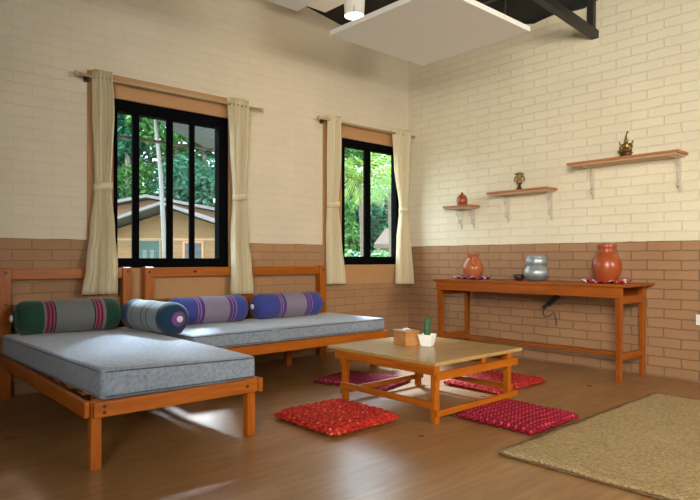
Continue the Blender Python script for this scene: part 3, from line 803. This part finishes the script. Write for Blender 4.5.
# ------------------------------------------------------------------ sockets, plug
r = thing('power_plug', 'black plug adapter with dangling cord on the brick wall under the console', 'plug', (0, -2.04, .64))
M_blk = plain('black_plastic', (.012, .014, .018), .4)
MB().box(-.02, -.002, -.05, .05, -.05, .05, .005).build('socket_plate', plain('brown_plate', (.22, .13, .08), .5), r)
MB().bar((-.045, -.035, .045), (-.045, .075, -.055), .05, .045, bev=.008).build('adapter', M_blk, r)
MB().bar((-.05, .06, -.03), (-.06, .12, -.09), .035, .035, bev=.006).build('plug_body', M_blk, r)
MB().tube([(-.05, .10, -.08), (-.05, .13, -.13), (-.04, .11, -.18), (-.03, .05, -.16), (-.03, .02, -.12), (-.02, .0, -.20), (-.015, .0, -.26)], .005, 8).build('cord', M_blk, r, True)
r = thing('wall_switch', 'white switch plate on the right wall at the picture edge', 'switch', (0, -3.375, .535))
MB().box(-.012, -.001, -.06, .045, -.045, .045, .003).build('plate', M_plast, r)
MB().box(-.017, -.012, -.02, .02, -.02, .02, .002).build('rocker', M_plast, r)

# ------------------------------------------------------------------ outside
FW = Vector((math.cos(AZ), math.sin(AZ), 0)); RT = Vector((math.sin(AZ), -math.cos(AZ), 0))
def out(px, D, z=0.0):
    p = CAM + FW*D + RT*((px-350)/600*D); return Vector((p.x, p.y, z))
def ground_mat():
    t = NT('grass_ground'); co = t.coord('Object')
    c = t.ramp(t.noise(co, 2.2, 6), [(.35, (.06, .10, .03)), (.65, (.20, .20, .10))]); t.bump(t.noise(co, 30, 4), .6, .05)
    return t.done(c, .95)
struct(MB().prism([(-45, .46, -.35), (45, .46, -.35), (45, 60, -.35), (-45, 60, -.35)], (0, 0, .15)).build('ground', ground_mat()))
def leaf_mat(name, c1, c2):
    t = NT(name); co = t.coord('Object')
    c = t.ramp(t.noise(co, 1.7, 5, .7), [(.35, c1), (.65, c2)])
    t.done(c, .5, spec=.4)
    tl = t.n('ShaderNodeBsdfTranslucent'); t.set(tl.inputs[0], c)
    mx = t.n('ShaderNodeMixShader'); mx.inputs[0].default_value = .3
    t.t.links.new(t.b.outputs[0], mx.inputs[1]); t.t.links.new(tl.outputs[0], mx.inputs[2]); t.t.links.new(mx.outputs[0], t.out.inputs[0])
    return t.m
LF1 = leaf_mat('teal_leaves', (.010, .060, .036), (.06, .22, .125))
LF2 = leaf_mat('green_leaves', (.015, .075, .020), (.10, .25, .05))
LF4 = leaf_mat('pale_palm_leaves', (.04, .11, .035), (.17, .26, .11))
LF3 = leaf_mat('yellow_green_leaves', (.04, .11, .015), (.19, .27, .035))
M_bark = plain('grey_bark', (.20, .16, .12), .9, noise=.4, nscale=8, bump=.5)
M_pale = plain('pale_bark', (.14, .135, .13), .8, noise=.2, nscale=6)
def leaves(m, c, rad, n, size, rnd):
    for _ in range(n):
        while True:
            q = Vector((rnd.uniform(-1, 1), rnd.uniform(-1, 1), rnd.uniform(-1, 1)))
            if .3 < q.length < 1: break
        p = Vector(c) + Vector((q.x*rad[0], q.y*rad[1], q.z*rad[2]))
        e = Euler((rnd.uniform(-.9, .9), rnd.uniform(-.9, .9), rnd.uniform(0, 6.28))).to_matrix()
        s = size*rnd.uniform(.6, 1.3)
        vs = [m.bm.verts.new(p + e @ Vector(k)*s) for k in ((-.5, 0, 0), (0, -.22, .05), (.5, 0, 0), (0, .22, .05))]
        m.bm.faces.new(vs)
def tree(name, label, p, h, rad, mat, n, size, seed, trunk=.16, low=.25, grp=None):
    rnd = random.Random(seed)
    t = thing(name, label, 'tree', (p[0], p[1], -.2), 0, grp)
    m = MB()
    for k in range(9):
        a = rnd.uniform(0, 6.28); q = rnd.uniform(.1, .75)
        z = h*(low + (1-low)*rnd.uniform(.1, .92)); rr = rad*rnd.uniform(.4, .62)
        leaves(m, (rad*q*math.cos(a), rad*q*math.sin(a), z), (rr, rr, rr*.85), n//9, size, rnd)
    m.build('foliage', mat, t)
    MB().tube([(0, 0, 0), (.05, .03, h*.3), (-.05, .05, h*.6), (0, 0, h*.85)], [trunk, trunk*.8, trunk*.55, trunk*.2], 10).build('trunk', M_bark, t, True)
    return t
# brick bungalow seen through the left window
Hc = out(172, 23.0)
hz = AZ - PI/2
H = thing('brick_bungalow', 'yellow brick bungalow with gabled roof seen through the left window', 'house', (Hc.x, Hc.y, -.2), hz)
def hbrick():
    t = NT('yellow_brick'); co = t.coord('Object'); X = t.xyz(co)
    br = t.n('ShaderNodeTexBrick'); t.set(br.inputs['Vector'], t.vec(t.math('ADD', X[0], 20), X[2]))
    for k, q in (('Scale', 1.0), ('Mortar Size', .012), ('Brick Width', .3), ('Row Height', .1)): br.inputs[k].default_value = q
    br.inputs['Color1'].default_value = (.20, .10, .032, 1); br.inputs['Color2'].default_value = (.165, .08, .026, 1); br.inputs['Mortar'].default_value = (.15, .10, .06, 1)
    return t.done(br.outputs['Color'], .85)
M_hb = hbrick(); M_fas = plain('pale_fascia', (.11, .095, .09), .9); M_shin = plain('grey_shingle', (.06, .055, .053), .85, noise=.4, nscale=9)
m = MB(); m.prism([(-3.2, 0, 0), (3.2, 0, 0), (3.2, 0, 2.05), (0, 0, 3.15), (-3.2, 0, 2.05)], (0, 5, 0)); m.build('wall', M_hb, H)
for sd in (-1, 1):
    e = MB(); e.prism([(sd*3.7, -1.3, 1.95), (0, -1.3, 3.22), (0, -1.3, 3.34), (sd*3.7, -1.3, 2.07)], (0, 6.9, 0)); rf = e.build('roof', M_shin, H)
    e = MB(); e.prism([(sd*3.72, -1.36, 1.96), (0, -1.36, 3.25), (0, -1.36, 3.36), (sd*3.72, -1.36, 2.07)], (0, .05, 0)); e.build('fascia', M_fas, rf)
MB().box(-3.2, 3.2, -.03, -.001, 1.98, 2.06).build('wall_band', plain('band', (.33, .2, .1), .8), H)
M_hgl = plain('house_window_glass', (.03, .055, .045), .8); M_hfr = plain('house_frame', (.20, .13, .07), .7); M_hfr2 = plain('orange_frame', (.42, .17, .06), .7)
M_drape = plain('white_drapes', (.09, .10, .10), .8)
f = MB(); f.box(-1.28, -.42, -.05, -.002, .90, 2.02); f = f.build('window_frame', M_hfr, H)
MB().box(-1.22, -.48, -.07, -.052, .96, 1.96).build('pane', M_hgl, f)
for x in (-1.1, -.82): MB().box(x, x+.16, -.09, -.072, .96, 1.62).build('drape', M_drape, f)
f = MB(); f.box(.42, 1.22, -.05, -.002, .55, 1.95); f = f.build('window_frame', M_hfr2, H)
MB().box(.50, 1.14, -.07, -.052, .62, 1.88).build('pane', plain('grey_pane', (.04, .05, .055), .8), f)
# a second roof behind
Hb = out(150, 29.0)
H2 = thing('neighbour_bungalow', 'second brick bungalow whose ridge shows behind the first one', 'house', (Hb.x, Hb.y, -.2), hz)
m = MB(); m.prism([(-4, 0, 0), (4, 0, 0), (4, 0, 3.4), (0.0, 0, 4.15), (-4, 0, 3.4)], (0, 4, 0)); m.build('wall', plain('orange_brick', (.13, .065, .03), .85, noise=.2, nscale=6), H2)
for s in (-1, 1):
    e = MB(); e.prism([(s*4.7, -.6, 3.30), (0, -.6, 4.20), (0, -.6, 4.34), (s*4.7, -.6, 3.44)], (0, 5, 0)); e.build('roof', M_fas, H2)
# eave of a nearer hut, upper right of left window
p = out(196, 9.0)
E_ = thing('thatched_hut_eave', 'grey sloping eave of a nearer hut crossing the top right of the left window', 'roof', (p.x, p.y, -.2), hz)
MB().prism([(-1.1, 0, 3.72), (1.2, 0, 2.55), (1.2, 0, 3.1), (-1.1, 0, 3.95)], (0, 2.5, 0)).build('roof_slab', plain('grey_tin', (.020, .020, .019), .9, noise=.2, nscale=5), E_)
MB().box(1.0, 1.12, .5, .62, 0, 2.7).build('post', M_hfr, E_)
MB().box(1.0, 1.12, 1.9, 2.02, 0, 2.7).build('post', M_hfr, E_)
# pale trunk
p = out(162.5, 9.5)
t = thing('pale_tree', 'slim pale tree trunk standing before the bungalow in the left window', 'tree', (p.x, p.y, -.2))
MB().tube([(.06, 0, 0), (.03, 0, 1.5), (-.03, 0, 2.6), (-.11, 0, 3.4), (-.14, .05, 5.0), (-.1, 0, 6.5)], [.040, .036, .033, .030, .025, .015], 12).build('trunk', M_pale, t, True)
m = MB(); leaves(m, (-.1, 0, 6.4), (1.3, 1.3, .8), 500, .30, random.Random(5)); m.build('foliage', LF2, t)
spec = [(96, 36, 10.5, 3.0, LF1), (128, 34, 11.0, 2.8, LF1), (150, 38, 12, 3.2, LF1), (176, 35, 11, 2.8, LF2), (205, 36, 10.5, 3.0, LF1), (232, 37, 10, 3.0, LF1)]
wh = ['behind the left edge of the bungalow, far left', 'above the left half of the bungalow roof', 'rising highest behind the pale trunk', 'lighter green, above the bungalow gable', 'above the right half of the bungalow roof', 'at the right edge of the left window view']
for i, ((px, D, h, rd, mt), wl) in enumerate(zip(spec, wh)):
    tree('leafy_tree', 'leafy tree '+wl, out(px, D), h*1.45, rd*1.15, mt, 9000, .42, 20+i, .22, .12)
spec = [(318, 24, 7.5, 2.2, LF2, 'bushy tree behind the left curtain of the right window'), (345, 25, 8.0, 2.2, LF2, 'bushy tree at the left side of the right window view'), (366, 27, 9.0, 2.5, LF1, 'tall dark green tree behind the palm'), (392, 28, 9.5, 2.5, LF2, 'bushy tree rising above the hut in the right window'), (418, 27, 9, 2.4, LF1, 'bushy tree hidden by the corner curtain')]
for i, (px, D, h, rd, mt, lb) in enumerate(spec):
    tree('leafy_tree', lb, out(px, D), h, rd, mt, 8000, .34, 40+i, .2, .05)
# palms
M_pb = plain('palm_bark', (.11, .08, .058), .9, noise=.3, nscale=14, bump=.6)
def palm(p, H, label, mt, seed, nf, La, Lb):
    P = thing('palm_tree', label, 'palm tree', (p.x, p.y, -.2)); rnd = random.Random(seed)
    MB().tube([(.06, 0, 0), (.03, 0, H*.4), (-.02, 0, H*.7), (-.08, .0, H+.05)], [.12, .09, .075, .065], 12).build('trunk', M_pb, P, True)
    for k in range(nf):
        a = 2*PI*k/nf+rnd.uniform(-.15, .15); el = rnd.uniform(-.1, 1.3); Ln = rnd.uniform(La, Lb)
        d = Vector((math.cos(a)*math.cos(el), math.sin(a)*math.cos(el), math.sin(el)))
        pts = []; q = Vector((-.08, 0, H)); dd = d.copy()
        for i in range(9):
            pts.append(q.copy()); q = q + dd*Ln/8; dd = (dd + Vector((0, 0, -.22))).normalized()
        m = MB(); m.tube(pts, [.012-.0011*i for i in range(9)], 6)
        for i in range(2, 9):
            for j in range(2):
                c0 = pts[i-1].lerp(pts[i], j/2); tn = (pts[i]-pts[i-1]).normalized(); sd = tn.cross(Vector((0, 0, 1))).normalized()
                for s_ in (-1, 1):
                    ln = (.30*math.sin(PI*min(1, (i+j/3)/9.5))+.10)*rnd.uniform(.8, 1.2)
                    tip = c0 + sd*s_*ln*.6 + tn*ln*.6 + Vector((0, 0, -.45*ln))
                    mid = c0.lerp(tip, .45)+Vector((0, 0, .03))
                    wv = tn*.022
                    m.bm.faces.new([m.bm.verts.new(c0), m.bm.verts.new(mid+wv), m.bm.verts.new(tip), m.bm.verts.new(mid-wv)])
        m.build('frond', mt, P)
palm(out(364, 12.0), 2.75, 'palm with yellow green fronds and a visible trunk outside the right window', LF3, 11, 22, .85, 1.25)
palm(out(392, 14.5), 3.0, 'second palm with paler fronds, right of the first and half behind the curtain', LF4, 12, 20, .9, 1.3)
# hut at the right of the right window
p = out(402, 20.0)
Hh = thing('small_hut', 'small plastered hut with pale roof at lower right of the right window', 'house', (p.x, p.y, -.2), hz)
MB().box(-.75, 2.2, 0, 2, 0, 1.68).build('wall', plain('cream_plaster', (.13, .095, .06), .85, noise=.15, nscale=4), Hh)
MB().prism([(-.95, -.5, 1.62), (2.6, -.5, 1.62), (2.2, 1.0, 2.2), (-.5, 1.0, 2.2)], (0, .02, .14)).build('roof', plain('pale_thatch', (.07, .045, .028), .9, noise=.3, nscale=14), Hh)
f = MB(); f.box(-.42, .25, -.04, -.002, .55, 1.5); f = f.build('window_frame', M_hfr, Hh)
MB().box(-.38, .21, -.06, -.042, .6, 1.46).build('pane', plain('dark_pane', (.02, .035, .04), .8), f)
rnd = random.Random(9)
for i, (px, D, lb) in enumerate([(346, 15, 'low leafy shrub left of the palm trunk'), (356, 17, 'low leafy shrub just behind the palm trunk'), (377, 16, 'low leafy shrub between the palm and the hut')]):
    p = out(px, D); t = thing('leafy_shrub', lb, 'shrub', (p.x, p.y, -.2))
    m = MB(); leaves(m, (0, 0, .75), (.75, .75, .75), 700, .22, rnd); m.build('foliage', [LF2, LF1, LF2][i], t)
    MB().tube([(0, 0, 0), (.05, 0, .4), (0, .05, .9)], [.03, .025, .012], 8).build('stem', M_bark, t, True)
# dense belt of trees closing the garden on both sides of the windows' view
rnd = random.Random(77)
m = MB()
for px in list(range(-420, 90, 36))+list(range(240, 320, 36))+list(range(430, 760, 40)):
    D = 41 + rnd.uniform(-2, 2); p = out(px, D); hh = rnd.uniform(9, 13)
    for z in (.12, .38, .66, .88):
        leaves(m, (p.x+rnd.uniform(-.8, .8), p.y+rnd.uniform(-.8, .8), hh*z), (2.4, 2.4, 2.2), 420, .62, rnd)
tag(m.build('tree_belt', LF1), 'dense green belt of trees closing the far end of the garden', 'trees', kind='stuff')
